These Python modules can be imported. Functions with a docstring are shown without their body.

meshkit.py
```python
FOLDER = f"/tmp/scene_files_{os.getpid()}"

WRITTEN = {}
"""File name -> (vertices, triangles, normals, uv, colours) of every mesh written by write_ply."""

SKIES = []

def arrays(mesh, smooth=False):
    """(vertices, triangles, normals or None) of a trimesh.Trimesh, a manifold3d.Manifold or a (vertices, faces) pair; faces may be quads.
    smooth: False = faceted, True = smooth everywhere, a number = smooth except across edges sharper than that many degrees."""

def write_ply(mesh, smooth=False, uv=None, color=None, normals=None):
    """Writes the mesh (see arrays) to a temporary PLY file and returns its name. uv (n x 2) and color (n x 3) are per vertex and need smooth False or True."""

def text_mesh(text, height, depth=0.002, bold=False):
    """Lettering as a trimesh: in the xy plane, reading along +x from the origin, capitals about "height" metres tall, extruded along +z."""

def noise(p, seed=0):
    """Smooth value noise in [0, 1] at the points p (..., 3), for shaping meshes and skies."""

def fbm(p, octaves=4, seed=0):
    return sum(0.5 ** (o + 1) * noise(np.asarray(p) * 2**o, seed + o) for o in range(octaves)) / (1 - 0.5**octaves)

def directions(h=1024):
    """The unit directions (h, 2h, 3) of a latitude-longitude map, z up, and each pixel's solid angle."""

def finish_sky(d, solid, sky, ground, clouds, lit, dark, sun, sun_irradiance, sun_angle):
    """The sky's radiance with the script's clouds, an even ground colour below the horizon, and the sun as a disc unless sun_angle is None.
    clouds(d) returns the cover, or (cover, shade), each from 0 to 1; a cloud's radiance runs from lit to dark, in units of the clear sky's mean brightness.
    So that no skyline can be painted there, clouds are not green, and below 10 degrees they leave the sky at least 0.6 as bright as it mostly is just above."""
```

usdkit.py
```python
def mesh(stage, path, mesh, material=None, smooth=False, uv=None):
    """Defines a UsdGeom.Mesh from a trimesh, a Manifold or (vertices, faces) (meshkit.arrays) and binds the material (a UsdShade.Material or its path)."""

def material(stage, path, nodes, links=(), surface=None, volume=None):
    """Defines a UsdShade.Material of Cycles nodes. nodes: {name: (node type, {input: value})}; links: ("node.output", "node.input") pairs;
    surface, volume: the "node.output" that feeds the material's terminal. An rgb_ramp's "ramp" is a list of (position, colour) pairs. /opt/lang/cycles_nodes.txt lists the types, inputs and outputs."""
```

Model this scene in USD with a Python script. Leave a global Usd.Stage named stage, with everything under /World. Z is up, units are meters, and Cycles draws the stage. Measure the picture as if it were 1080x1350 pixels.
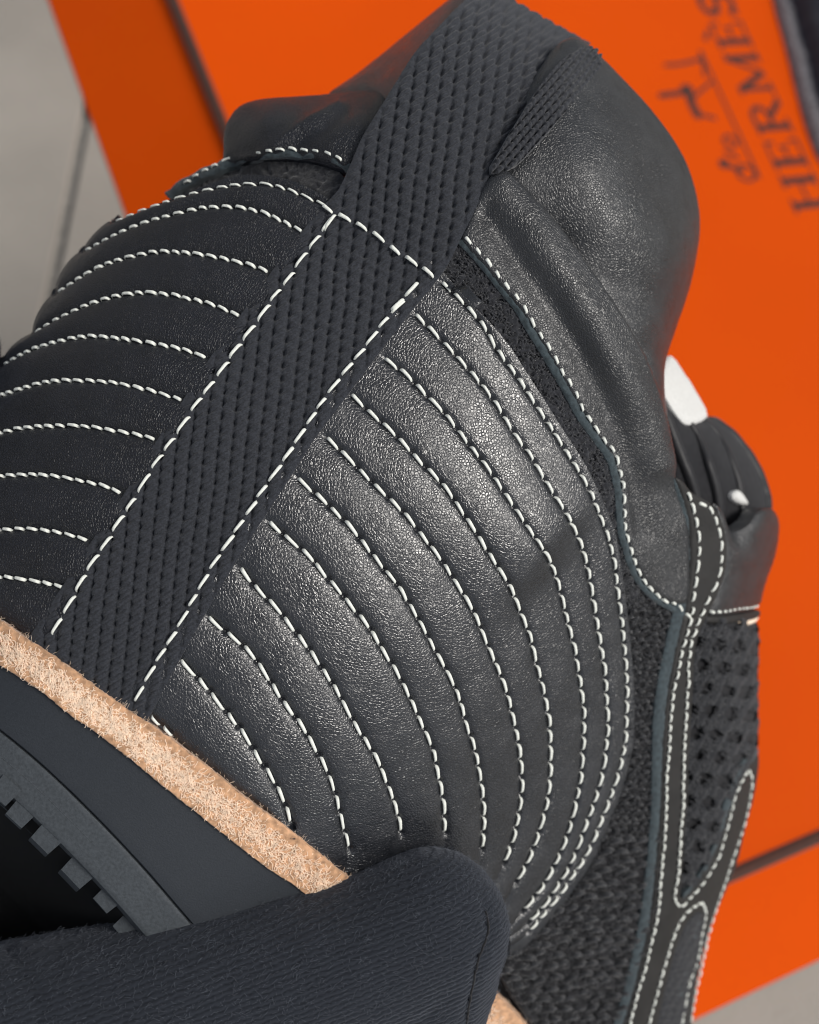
import math
import numpy as np
import trimesh, manifold3d, shapely, usdkit, meshkit
from scipy.interpolate import CubicSpline, PchipInterpolator, RBFInterpolator
from scipy.spatial import Delaunay, cKDTree
from shapely.geometry import Polygon, LineString, Point
from shapely.ops import unary_union
from pxr import Usd, UsdGeom, UsdLux, UsdShade, Gf, Sdf, Vt

rng = np.random.default_rng(7)
stage = Usd.Stage.CreateInMemory()
UsdGeom.SetStageUpAxis(stage, UsdGeom.Tokens.z)
UsdGeom.SetStageMetersPerUnit(stage, 1.0)
UsdGeom.Xform.Define(stage, "/World")
UsdGeom.Scope.Define(stage, "/World/Looks")

# ------------------------------------------------------------------ camera, sky, sun
F = 540 / math.tan(math.radians(19))           # focal length in photograph pixels (1080 wide)
N = np.array([.2, .4, .894]); N /= np.linalg.norm(N)       # the world's up, seen from the camera
def ray(x, y): return np.array([(x - 540) / F, -(y - 675) / F, -1.0])
LID_H, LID_D = .035, .42
CORNER = ray(734.9, 1254.0) * LID_D            # near left corner of the box lid
ax = np.array([1, 0, 0]) - N[0] * N; ax /= np.linalg.norm(ax)
BX = ax * math.cos(.379) + np.cross(N, ax) * math.sin(.379)
BY = np.cross(N, BX)
RW = np.stack([BX, BY, N])                     # camera axes -> world axes (x, y along the box)
CAM = RW @ (-CORNER) + np.array([0, 0, LID_H]) # camera position in the world
M4 = np.eye(4); M4[:3, :3] = RW; M4[:3, 3] = CAM
cam = UsdGeom.Camera.Define(stage, "/World/camera")
cam.AddTransformOp().Set(Gf.Matrix4d(*M4.T.ravel().tolist()))
cam.CreateFocalLengthAttr(18 / math.tan(math.radians(19)))
cam.CreateHorizontalApertureAttr(36.0)
cam.CreateVerticalApertureAttr(45.0)
cam.CreateClippingRangeAttr(Gf.Vec2f(.01, 50))
cam.CreateFStopAttr(12.5)
cam.CreateFocusDistanceAttr(.262)
cam.CreateExposureAttr(0.72)

SUNC = np.array([.68, .14, .72]); SUNC /= np.linalg.norm(SUNC)
SUN = RW @ SUNC
elev, rot = math.asin(SUN[2]), math.atan2(SUN[0], SUN[1])
usdkit.material(stage, "/World/Looks/daylight_sky", {
    "s": ("sky_texture", {"sky_type": "single_scattering", "sun_disc": False, "sun_elevation": elev, "sun_rotation": rot, "aerosol_density": 3.0}),
    "h": ("hsv", {"saturation": .35}),
    "b": ("background_shader", {"strength": .068})}, [("s.color", "h.color"), ("h.color", "b.color")], surface="b.background")
dome = UsdLux.DomeLight.Define(stage, "/World/sky")
UsdShade.MaterialBindingAPI.Apply(dome.GetPrim()).Bind(UsdShade.Material.Get(stage, "/World/Looks/daylight_sky"))
dome.GetPrim().SetCustomDataByKey("kind", "structure")
sun = UsdLux.DistantLight.Define(stage, "/World/sun")
sun.CreateIntensityAttr(.4); sun.CreateAngleAttr(22.0); sun.CreateNormalizeAttr(True); sun.CreateColorAttr(Gf.Vec3f(1, .96, .9))
zz = SUN / np.linalg.norm(SUN); xx = np.cross([0, 0, 1], zz); xx /= np.linalg.norm(xx); yy = np.cross(zz, xx)
S4 = np.eye(4); S4[:3, 0], S4[:3, 1], S4[:3, 2] = xx, yy, zz
sun.AddTransformOp().Set(Gf.Matrix4d(*S4.T.ravel().tolist()))

# ------------------------------------------------------------------ materials
def mat(name, nodes, links, surface="p.BSDF"):
    return usdkit.material(stage, "/World/Looks/" + name, nodes, links, surface=surface)

def leather(name, color, rough, cell, depth, spec=.5, vary=.25, crease=.5):
    c2 = tuple(min(1, c * (1 + vary)) for c in color); c1 = tuple(c * (1 - vary) for c in color)
    return mat(name, {
        "t": ("texture_coordinate", {}),
        "nz": ("noise_texture", {"scale": 900.0, "detail": 2.0}),
        "vm": ("vector_math", {"math_type": "multiply_add", "vector2": (.0005, .0005, .0005)}),
        "v": ("voronoi_texture", {"feature": "distance_to_edge", "scale": 1 / cell}),
        "r": ("map_range", {"from_max": .22, "clamp": True}),
        "v2": ("voronoi_texture", {"feature": "f1", "scale": 2.6 / cell}),
        "m": ("math", {"math_type": "multiply_add", "value2": -.35}),
        "w1": ("noise_texture", {"scale": 210.0, "detail": 6.0, "roughness": .65, "distortion": 1.6, "type": "ridged_multifractal"}),
        "ma": ("math", {"math_type": "multiply_add", "value2": crease}),
        "n": ("noise_texture", {"scale": 160.0, "detail": 5.0}),
        "cr": ("rgb_ramp", {"ramp": [(.3, c1), (.7, c2)]}),
        "rr": ("map_range", {"from_min": .3, "from_max": .7, "to_min": rough - .07, "to_max": rough + .07}),
        "b": ("bump", {"strength": 1.0, "distance": depth}),
        "p": ("principled_bsdf", {"specular_ior_level": spec})},
        [("t.object", "nz.vector"), ("nz.color", "vm.vector1"), ("t.object", "vm.vector3"), ("vm.vector", "v.vector"), ("vm.vector", "v2.vector"),
         ("v.distance", "r.value"), ("v2.distance", "m.value1"), ("r.result", "m.value3"), ("t.object", "w1.vector"), ("w1.fac", "ma.value1"), ("m.value", "ma.value3"), ("ma.value", "b.height"), ("t.object", "n.vector"),
         ("n.fac", "cr.fac"), ("cr.color", "p.base_color"), ("n.fac", "rr.value"), ("rr.result", "p.roughness"), ("b.normal", "p.normal")])

def fibre(name, color, rough, scale, depth, vary=.3, sheen=.2):
    c2 = tuple(min(1, c * (1 + vary)) for c in color); c1 = tuple(c * (1 - vary) for c in color)
    return mat(name, {
        "t": ("texture_coordinate", {}),
        "n": ("noise_texture", {"scale": scale, "detail": 4.0}),
        "cr": ("rgb_ramp", {"ramp": [(.3, c1), (.7, c2)]}),
        "b": ("bump", {"strength": 1.0, "distance": depth}),
        "p": ("principled_bsdf", {"roughness": rough, "specular_ior_level": .3, "sheen_weight": sheen, "sheen_roughness": .5})},
        [("t.object", "n.vector"), ("n.fac", "cr.fac"), ("cr.color", "p.base_color"), ("n.fac", "b.height"), ("b.normal", "p.normal")])

quilt_m = leather("quilted_black_leather", (.008, .009, .0115), .29, .00066, .000045, .9, crease=.25)
dark_m = leather("dark_black_leather", (.008, .009, .013), .40, .0006, .00011, .5)
collar_m = leather("collar_grey_black_leather", (.017, .018, .020), .33, .0006, .00006, .65, crease=.6)
strap_m = leather("strap_brown_black_leather", (.018, .017, .0162), .55, .0008, .00003, .35)
edge_m = fibre("raw_leather_edge", (.036, .050, .057), .85, 900., .0002)
tape_m = fibre("webbing_cotton", (.023, .0255, .032), .9, 2500., .0001, .45, .15)
tape2_m = fibre("webbing_cotton_side", (.024, .026, .032), .9, 2500., .0001, .35, .15)
fuzz_m = fibre("black_terry", (.016, .017, .021), .95, 1800., .0002, .5, .3)
knit_m = fibre("black_knit", (.016, .017, .020), .9, 2200., .00015, .4, .2)
lining_m = fibre("black_lining", (.010, .010, .012), .9, 900., .0001)
thread_m = fibre("white_thread", (.74, .76, .70), .6, 3000., .00008, .08, .1)
welt_m = fibre("tan_suede_leather", (.50, .29, .165), .9, 700., .0004, .35, .2)
weltfib_m = fibre("tan_suede_fibres", (.86, .68, .52), .8, 700., .0001, .15, .1)
rubber_m = fibre("black_rubber", (.024, .028, .034), .52, 2600., .00005, .12, 0)
rubber2_m = fibre("outsole_rubber", (.046, .053, .060), .6, 1500., .00008, .2, 0)
tread_m = fibre("tread_rubber", (.006, .0065, .007), .7, 1500., .00008, .2, 0)
white_m = fibre("white_tongue_cloth", (.62, .62, .60), .8, 1500., .0001, .08)
satin_m = fibre("black_satin", (.011, .011, .013), .5, 900., .00005, .2, .1)
metal_m = white_m
glove_m = mat("glove_knit_cotton", {
    "t": ("texture_coordinate", {}),
    "mp": ("mapping", {"rotation": (0, 0, math.radians(-17))}),
    "w": ("wave_texture", {"bands_direction": "y", "scale": 300.0, "distortion": 3.2, "detail": 3.0, "detail_scale": 2.5}),
    "n": ("noise_texture", {"scale": 2600.0, "detail": 3.0}),
    "ms": ("mapping", {"rotation": (0, 0, math.radians(-17)), "scale": (700, 3200, 1500)}),
    "n2": ("noise_texture", {"scale": 1.0, "detail": 3.0}),
    "a": ("math", {"math_type": "multiply_add", "value2": .8}),
    "c": ("rgb_ramp", {"ramp": [(.2, (.005, .0065, .0095)), (.8, (.021, .0245, .032))]}),
    "mx": ("math", {"math_type": "multiply_add", "value2": .5}),
    "b": ("bump", {"strength": .9, "distance": .00022}),
    "p": ("principled_bsdf", {"roughness": .95, "specular_ior_level": .2, "sheen_weight": .12, "sheen_roughness": .5, "sheen_tint": (.8, .86, 1)})},
    [("t.object", "mp.vector"), ("mp.vector", "w.vector"), ("t.object", "n.vector"), ("t.object", "ms.vector"), ("ms.vector", "n2.vector"),
     ("n2.fac", "a.value1"), ("w.fac", "mx.value1"), ("n2.fac", "mx.value3"), ("mx.value", "c.fac"), ("c.color", "p.base_color"),
     ("w.fac", "a.value3"), ("a.value", "b.height"), ("b.normal", "p.normal")])
hair_m = fibre("glove_fuzz_fibre", (.075, .085, .105), .9, 500., .00001)
box_m = mat("orange_card", {
    "t": ("texture_coordinate", {}), "n": ("noise_texture", {"scale": 1400.0, "detail": 4.0}), "n2": ("noise_texture", {"scale": 6.0, "detail": 3.0}),
    "c": ("rgb_ramp", {"ramp": [(.3, (.56, .060, .0005)), (.7, (.62, .068, .0007))]}),
    "rv": ("map_range", {"from_min": .3, "from_max": .7, "to_min": .93, "to_max": 1.07}), "hv": ("hsv", {}), "b": ("bump", {"strength": .5, "distance": .00015}),
    "p": ("principled_bsdf", {"roughness": .7, "specular_ior_level": .06})},
    [("t.object", "n.vector"), ("t.object", "n2.vector"), ("n2.fac", "c.fac"), ("c.color", "hv.color"), ("n.fac", "rv.value"), ("rv.result", "hv.value"), ("hv.color", "p.base_color"), ("n.fac", "b.height"), ("b.normal", "p.normal")])
trim_m = fibre("brown_paper_trim", (.05, .014, .006), .7, 900., .0001)
ink_m = fibre("brown_ink", (.045, .010, .004), .7, 900., .00002)
stone_m = [mat(f"paving_stone_{k}", {
    "t": ("geometry", {}), "n": ("noise_texture", {"scale": 9.0, "detail": 6.0}), "n2": ("noise_texture", {"scale": 420.0, "detail": 5.0}),
    "c": ("rgb_ramp", {"ramp": [(.3, tuple(v * t for v in (.215, .20, .178))), (.7, tuple(v * t for v in (.30, .277, .245)))]}),
    "b": ("bump", {"strength": .6, "distance": .0008}), "p": ("principled_bsdf", {"roughness": .85, "specular_ior_level": .3})},
    [("t.position", "n.vector"), ("t.position", "n2.vector"), ("n.fac", "c.fac"), ("c.color", "p.base_color"), ("n2.fac", "b.height"), ("b.normal", "p.normal")]) for k, t in enumerate((1.0, .93, 1.06))]
joint_m = fibre("joint_sand", (.19, .18, .165), .95, 300., .001)
cloth_m = fibre("navy_cloth", (.012, .015, .025), .9, 1200., .0003, .5, .2)
clothedge_m = fibre("grey_cloth_edge", (.16, .15, .16), .9, 600., .0005, .5, .2)

# ------------------------------------------------------------------ prim helpers
used = {}
def numbered(parent, name):
    k = (parent, name); used[k] = used.get(k, -1) + 1
    return f"{parent}/{name}" + (f"_{used[k]:03d}" if used[k] else "")
def thing(name, label, cat, T=None, group=None, kind=None):
    p = numbered("/World", name); x = UsdGeom.Xform.Define(stage, p)
    if T is not None: x.AddTransformOp().Set(Gf.Matrix4d(*np.asarray(T).T.ravel().tolist()))
    tag(x, label, cat, group, kind); return p
def tag(x, label=None, cat=None, group=None, kind=None):
    for k, v in (("label", label), ("category", cat), ("group", group), ("kind", kind)):
        if v: x.GetPrim().SetCustomDataByKey(k, v)
def part(parent, name, mesh, m, smooth=True, label=None, kind=None):
    o = usdkit.mesh(stage, numbered(parent, name), mesh, m, smooth=smooth)
    tag(o, label, kind=kind); return str(o.GetPath())
def curves(parent, name, P, width, m, kind=None):
    """P: strands x points x 3"""
    P = np.asarray(P, np.float32)
    c = UsdGeom.BasisCurves.Define(stage, numbered(parent, name))
    c.CreateTypeAttr("linear")
    c.CreatePointsAttr(Vt.Vec3fArray.FromNumpy(P.reshape(-1, 3)))
    c.CreateCurveVertexCountsAttr(Vt.IntArray.FromNumpy(np.full(len(P), P.shape[1], np.int32)))
    c.CreateWidthsAttr(Vt.FloatArray([float(width)])); c.SetWidthsInterpolation("constant")
    UsdShade.MaterialBindingAPI.Apply(c.GetPrim()).Bind(m); tag(c, kind=kind)
def join(ms):
    V, Fc, n = [], [], 0
    for v, f in ms:
        u_, inv = np.unique(np.asarray(f).ravel(), return_inverse=True)
        v, f = np.asarray(v)[u_], inv.reshape(-1, 3)
        V.append(v); Fc.append(np.asarray(f) + n); n += len(v)
    return np.vstack(V), np.vstack(Fc)
def tris(q):
    q = np.asarray(q); return np.vstack([q[:, [0, 1, 2]], q[:, [0, 2, 3]]])

# ================================================================== THE SETTING
pave = "/World/pavement"
px_ = UsdGeom.Xform.Define(stage, pave); tag(px_, "pale grey-beige paving slabs under the orange box", "pavement", kind="structure")
def lid_at(x, y, h=LID_H):
    """world point where a sight line meets the level h"""
    d = RW @ ray(x, y); t = (h - CAM[2]) / d[2]; return CAM + d * t
def rbox(x0, x1, y0, y1, z0, z1, r):
    b = manifold3d.CrossSection([[[x0 + r, y0 + r], [x1 - r, y0 + r], [x1 - r, y1 - r], [x0 + r, y1 - r]]]).offset(r, manifold3d.JoinType.Round, 2, 24)
    top = b.extrude(z1 - z0 - r).translate([0, 0, z0])
    cap = b.offset(-r, manifold3d.JoinType.Round, 2, 24).extrude(z1 - z0).translate([0, 0, z0])
    return manifold3d.Manifold.batch_hull([top, cap])
bed = manifold3d.Manifold.cube([6, 6, .1], True).translate([0, 0, -.0535])
part(pave, "joint_bed", bed, joint_m, False)
ga, gb = lid_at(115, 140, 0), lid_at(68, 373, 0)
gd = (gb - ga)[:2] / np.linalg.norm((gb - ga)[:2]); gn = np.array([gd[1], -gd[0]])
SL, k = .6, 0
GAP = .0018
for i in range(-3, 3):
    for j in range(-3, 3):
        s = rbox(i * SL + GAP, (i + 1) * SL - GAP, j * SL + GAP, (j + 1) * SL - GAP, -.05, 0, .0015)
        A = np.array([[gd[0], gn[0], 0, ga[0] - .31 * gd[0]], [gd[1], gn[1], 0, ga[1] - .31 * gd[1]], [0, 0, 1, -rng.random() * .0004]])
        if np.linalg.det(A[:, :3]) < 0: A[:, 1] *= -1
        part(pave, "slab", s.transform(A), stone_m[(i * 5 + j * 3) % 3], 40)

# orange box (near left corner of the lid at the world's x = y = 0)
bxw, byl, fl, fn = .36, .62, .049, .044
orange = thing("orange_box", "orange cardboard box with brown edge trim and printed lettering, on the pavement behind the sneaker", "box")
c0 = [(0, 0), (bxw, 0), (bxw, byl), (0, byl)]; c1 = [(-fl, -fn), (bxw + fl, -fn), (bxw + fl, byl + fn), (-fl, byl + fn)]
def frustum(lo, zl, hi, zh):
    return manifold3d.Manifold.hull_points([(*p, zl) for p in lo] + [(*p, zh) for p in hi])
part(orange, "body", frustum(c1, .0005, c0, LID_H - .0015), box_m, 20)
part(orange, "lid_panel", rbox(.002, bxw - .002, .002, byl - .002, LID_H - .0012, LID_H, .0006), box_m, 40)
def bar(a, b, r):
    s = [manifold3d.Manifold.sphere(r, 12).translate(list(p)) for p in (a, b)]
    return manifold3d.Manifold.batch_hull(s)
zt = LID_H - .0005
for a, b in (((0, 0), (bxw, 0)), ((0, 0), (0, byl)), ((bxw, 0), (bxw, byl)), ((0, byl), (bxw, byl))):
    part(orange, "edge_trim", bar((*a, zt), (*b, zt), .0026), trim_m, 40)
# lettering: slab-serif capitals reading away from the near edge
def ln(*p, w=.13): return LineString(p).buffer(w / 2, cap_style="flat", join_style="mitre")
def arc(cx, cy, rx, ry, a0, a1, n=20):
    t = np.radians(np.linspace(a0, a1, n)); return [(cx + rx * math.cos(a), cy + ry * math.sin(a)) for a in t]
tk, th = .155, .065
glyph = {
    "H": (.95, [ln((.18, 0), (.18, 1), w=tk), ln((.72, 0), (.72, 1), w=tk), ln((.18, .5), (.72, .5), w=th)] + [ln((a - .16, b), (a + .16, b), w=th) for a in (.18, .72) for b in (.04, .96)]),
    "E": (.80, [ln((.18, 0), (.18, 1), w=tk), ln((.02, .04), (.68, .04), w=th), ln((.02, .96), (.66, .96), w=th), ln((.18, .5), (.52, .5), w=th), ln((.65, 0), (.65, .28), w=th), ln((.63, .74), (.63, 1), w=th), ln((.52, .38), (.52, .62), w=th)]),
    "R": (.92, [ln((.18, 0), (.18, 1), w=tk), ln((.02, .04), (.36, .04), w=th), ln((.02, .96), (.4, .96), w=th), LineString([(.2, .96), (.42, .96)] + arc(.42, .73, .22, .23, 90, -90) + [(.2, .5)]).buffer(.055, cap_style="flat"), ln((.4, .5), (.76, .03), w=.15), ln((.66, .04), (.9, .04), w=th)]),
    "M": (1.12, [ln((.16, 0), (.16, 1), w=.1), ln((.9, 0), (.9, 1), w=tk), ln((.16, .98), (.52, .08), w=.15), ln((.52, .08), (.9, .98), w=.08), ln((.02, .04), (.3, .04), w=th), ln((.76, .04), (1.04, .04), w=th), ln((.04, .96), (.2, .96), w=th), ln((.86, .96), (1.04, .96), w=th)]),
    "S": (.72, [LineString(arc(.34, .73, .23, .23, 20, 250) + arc(.33, .27, .25, .24, 80, -160)).buffer(.075, cap_style="flat"), ln((.56, .76), (.56, 1), w=th), ln((.08, 0), (.08, .24), w=th)]),
}
glyph["È"] = (glyph["E"][0], glyph["E"][1] + [ln((.26, 1.32), (.48, 1.12), w=.1)])
pa, pb, pc = lid_at(1096, 278)[:2], lid_at(957, -16)[:2], lid_at(1053, 298)[:2]
rd = (pb - pa); run = np.linalg.norm(rd); rd /= run; ud = np.array([-rd[1], rd[0]]); cap = abs((pc - pa) @ ud) * .92
total = sum(glyph[g][0] for g in "HERMÈS"); x = 0
for g in "HERMÈS":
    shp = unary_union(glyph[g][1]); sx = run / total
    ge = [q for q in getattr(shp, "geoms", [shp])]
    ms = [trimesh.creation.extrude_polygon(q, 1.0, engine="earcut") for q in ge]
    m_ = trimesh.util.concatenate(ms); v = m_.vertices
    w = pa + np.outer((v[:, 0] + x) * sx, rd) + np.outer(v[:, 1] * cap, ud)
    part(orange, "letter", (np.c_[w, LID_H + .0003 * v[:, 2] - .0001], m_.faces), ink_m, False)
    x += glyph[g][0]
def lp(*pts): return [tuple(lid_at(*p)[:2]) for p in pts]
pxs = np.linalg.norm(lid_at(930, 130)[:2] - lid_at(931, 130)[:2])
def wheel(c, r, w):
    q = Point(lid_at(*c)[:2]); return q.buffer(r * pxs).difference(q.buffer((r - w) * pxs))
def st(w, *p): return LineString(lp(*p)).buffer(w * pxs / 2)
emb = unary_union([st(3, (924, 68), (960, 146), (1001, 234)), st(5, (878, 86), (900, 84), (924, 78)), st(4, (924, 68), (930, 100)),
    st(8, (872, 126), (902, 122)), Point(lid_at(906, 118)[:2]).buffer(8 * pxs), st(11, (906, 118), (913, 138), (920, 152)), st(5, (918, 150), (942, 156)), st(4, (910, 132), (938, 108)),
    Point(lid_at(955, 216)[:2]).buffer(7 * pxs), st(6, (955, 216), (978, 226)), wheel((984, 228), 13, 4), wheel((963, 186), 10, 4), st(5, (957, 200), (972, 208))])
ms = [trimesh.creation.extrude_polygon(q, .0003, engine="earcut") for q in getattr(emb, "geoms", [emb])]
m_ = trimesh.util.concatenate(ms); m_.apply_translation([0, 0, LID_H - .0001])
part(orange, "carriage_emblem", m_, ink_m, False)

# ================================================================== THE SNEAKER: its own frame
# design sheet: (x, y) = pixels of the photograph, z = millimetres towards the viewer from a plane D0 away; all turned into metres of the sneaker's frame
D0 = .25
HELD = np.eye(4); HELD[:3, :3] = RW; HELD[:3, 3] = CAM + RW @ np.array([0, 0, -D0])
def up(x, y, z):
    x, y, z = np.broadcast_arrays(np.asarray(x, float), np.asarray(y, float), np.asarray(z, float))
    d = D0 - z * 1e-3
    return np.stack([(x - 540) / F * d, -(y - 675) / F * d, z * 1e-3], -1)

Qf = PchipInterpolator([-1400, -900, -640, -500, -250, 0, 150, 280, 340, 375, 400, 460], [-22, -12, -5, -1, 3, 2.5, 5, 1.5, -5, -14, -24, -60])
def lean(x, y):
    """the heel leans away from the viewer towards its collar"""
    return -.030 * np.clip(.6 * np.asarray(x, float) - .8 * np.asarray(y, float) + 634, -400, 1100)
def zb(x, y):
    """the sneaker's outer surface: heel round, sides sweeping back"""
    x, y = np.asarray(x, float), np.asarray(y, float)
    e, u = .8 * x + .6 * y, .6 * x - .8 * y
    d = e - (594 - .058 * u)
    t = np.clip(-d / 327, 0, .998)
    z = np.where(d < 0, -46 * (1 - np.sqrt(1 - t * t)), -36 * (np.clip(d, 0, 560) / 560) ** 2.6 - .15 * np.maximum(d - 560, 0)) + Qf(np.clip(u, -1390, 455)) + lean(x, y)
    # the crease on the side of the heel
    q = ((x - 730) * 110 + (y - 735) * 90) / 142.1; l = ((x - 730) * -90 + (y - 735) * 110) / 142.1
    z = z + 4.5 * (.5 - .5 * np.tanh(q / 17)) * np.exp(-(l / 85) ** 2) * np.exp(-np.minimum(q, 0) ** 2 / 130 ** 2)
    z = z + 1.6 * np.exp(-(((x - 600) / 120) ** 2 + ((y - 560) / 130) ** 2))
    return z
def spl(p, n, k=3):
    p = np.asarray(p, float); s = np.r_[0, np.cumsum(np.linalg.norm(np.diff(p[:, :2], axis=0), axis=1))]
    t = np.linspace(0, s[-1], n); return np.stack([np.interp(t, s, p[:, i]) if k == 1 else PchipInterpolator(s, p[:, i])(t) for i in range(p.shape[1])], 1)
def even(p, sig=11.0):
    """a hand-read row of points evened out"""
    q = spl(p, 400)[:, :2]; L_ = np.linalg.norm(np.diff(q, axis=0), axis=1).sum(); k = max(1.0, sig / (L_ / 399)); h = int(3 * k)
    w = np.exp(-.5 * (np.arange(-h, h + 1) / k) ** 2); w /= w.sum(); h = min(h, 398)
    w = w[len(w) // 2 - h:len(w) // 2 + h + 1]; w /= w.sum()
    z = np.vstack([2 * q[0] - q[h:0:-1], q, 2 * q[-1] - q[-2:-h - 2:-1]])
    q = np.stack([np.convolve(z[:, i], w, "valid") for i in (0, 1)], 1)
    return [tuple(v) for v in q[np.unique(np.r_[0:399:9, 399])]]
def surf(x, y, off=0, zf=zb):
    """points and outward normals on a sheet surface"""
    P = up(x, y, zf(x, y) + off); h = 2.0
    a = up(x + h, y, zf(x + h, y) + off) - up(x - h, y, zf(x - h, y) + off); b = up(x, y - h, zf(x, y - h) + off) - up(x, y + h, zf(x, y + h) + off)
    n = np.cross(a, b); n /= np.maximum(np.linalg.norm(n, axis=-1, keepdims=True), 1e-12); return P, n

lab = "black leather high-top sneaker with white rows of stitching, held heel first in the gloved hand"
shoe = thing("sneaker", lab, "sneaker", HELD)

# ---- threads
holes, seams = [], []
def thread(parent, pts, off=0.0, pitch=4.4, r=.42, zf=zb, fill=.80, lift=.35, name="stitch_line", grow=.3):
    c = spl(pts, 60 * max(2, len(pts)))[:, :2]; P, n = surf(c[:, 0], c[:, 1], off, zf)
    s = np.r_[0, np.cumsum(np.linalg.norm(np.diff(P, axis=0), axis=1))] * 1e3
    cnt = max(1, round(s[-1] / pitch)); pit = s[-1] / cnt
    ed = np.arange(cnt + 1) * pit; ed[1:-1] += rng.normal(0, .07 * pit, cnt - 1)
    K, G = 11, 8; out = []
    for i in range(cnt):
        a, b = ed[i], ed[i] + (ed[i + 1] - ed[i]) * (fill + rng.normal(0, .03))
        ph = np.linspace(0, 1, K); q = a + (b - a) * ph
        C = np.stack([np.interp(q, s, P[:, j]) for j in range(3)], 1); Nn = np.stack([np.interp(q, s, n[:, j]) for j in range(3)], 1)
        T = np.gradient(C, axis=0); T /= np.linalg.norm(T, axis=1, keepdims=True) + 1e-12; B = np.cross(T, Nn); B /= np.linalg.norm(B, axis=1, keepdims=True)
        h = -.75 + (.75 + lift) * (1 - np.abs(2 * ph - 1) ** 5)
        rr = .9 * r * (1 + rng.normal(0, .05)) * (1 - grow / 2 + grow * (1 - ph)) * (1 - .35 * np.abs(2 * ph - 1) ** 6)
        C = C + Nn * h[:, None] * 1e-3 + B * ((ph - .5) * .35 + rng.normal(0, .07))[:, None] * 1e-3
        an = np.linspace(0, 2 * np.pi, G, endpoint=False)
        V = C[:, None] + (B[:, None] * np.cos(an)[None, :, None] + Nn[:, None] * (.8 * np.sin(an))[None, :, None]) * rr[:, None, None] * 1e-3
        idx = np.arange(K * G).reshape(K, G); j2 = np.roll(idx, -1, 1)
        out.append((V.reshape(-1, 3), tris(np.stack([idx[:-1], j2[:-1], j2[1:], idx[1:]], -1).reshape(-1, 4)[:, ::-1])))
        holes.append([np.interp(b + (ed[i + 1] - b) * .5, s, P[:, j]) for j in range(3)])
    seams.append(P[::3])
    part(parent, name, join(out), thread_m)

# ---- sheets between rows of points
def finish(P, n, thick):
    """closed shell from a grid of points; the rim and the back are vertices of their own so that the front's edge stays crisp"""
    R, C = P.shape[:2]; back = P - n * thick * 1e-3
    idx = np.arange(R * C).reshape(R, C); q = np.stack([idx[:-1, :-1], idx[:-1, 1:], idx[1:, 1:], idx[1:, :-1]], -1).reshape(-1, 4)
    loop = np.r_[idx[0], idx[1:, -1], idx[-1, -2::-1], idx[-2:0:-1, 0]]
    fp, bp = P.reshape(-1, 3), back.reshape(-1, 3); m = len(loop); i = np.arange(m); j = (i + 1) % m
    rim = np.vstack([fp[loop], bp[loop]]); rq = np.stack([j, i, i + m, j + m], -1)
    f = tris(q); fn = np.cross(fp[f[:, 1]] - fp[f[:, 0]], fp[f[:, 2]] - fp[f[:, 0]]).sum(0)
    if (fn * n.reshape(-1, 3).mean(0)).sum() < 0: f = f[:, ::-1]; rq = rq[:, ::-1]
    return join([(fp, f), (rim, tris(rq)), (bp, f[:, ::-1])])
def grid_normals(P):
    n = np.cross(np.gradient(P, axis=1), np.gradient(P, axis=0)); n /= np.maximum(np.linalg.norm(n, axis=-1, keepdims=True), 1e-12)
    return n * (1 if n[..., 2].mean() > 0 else -1)
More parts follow.
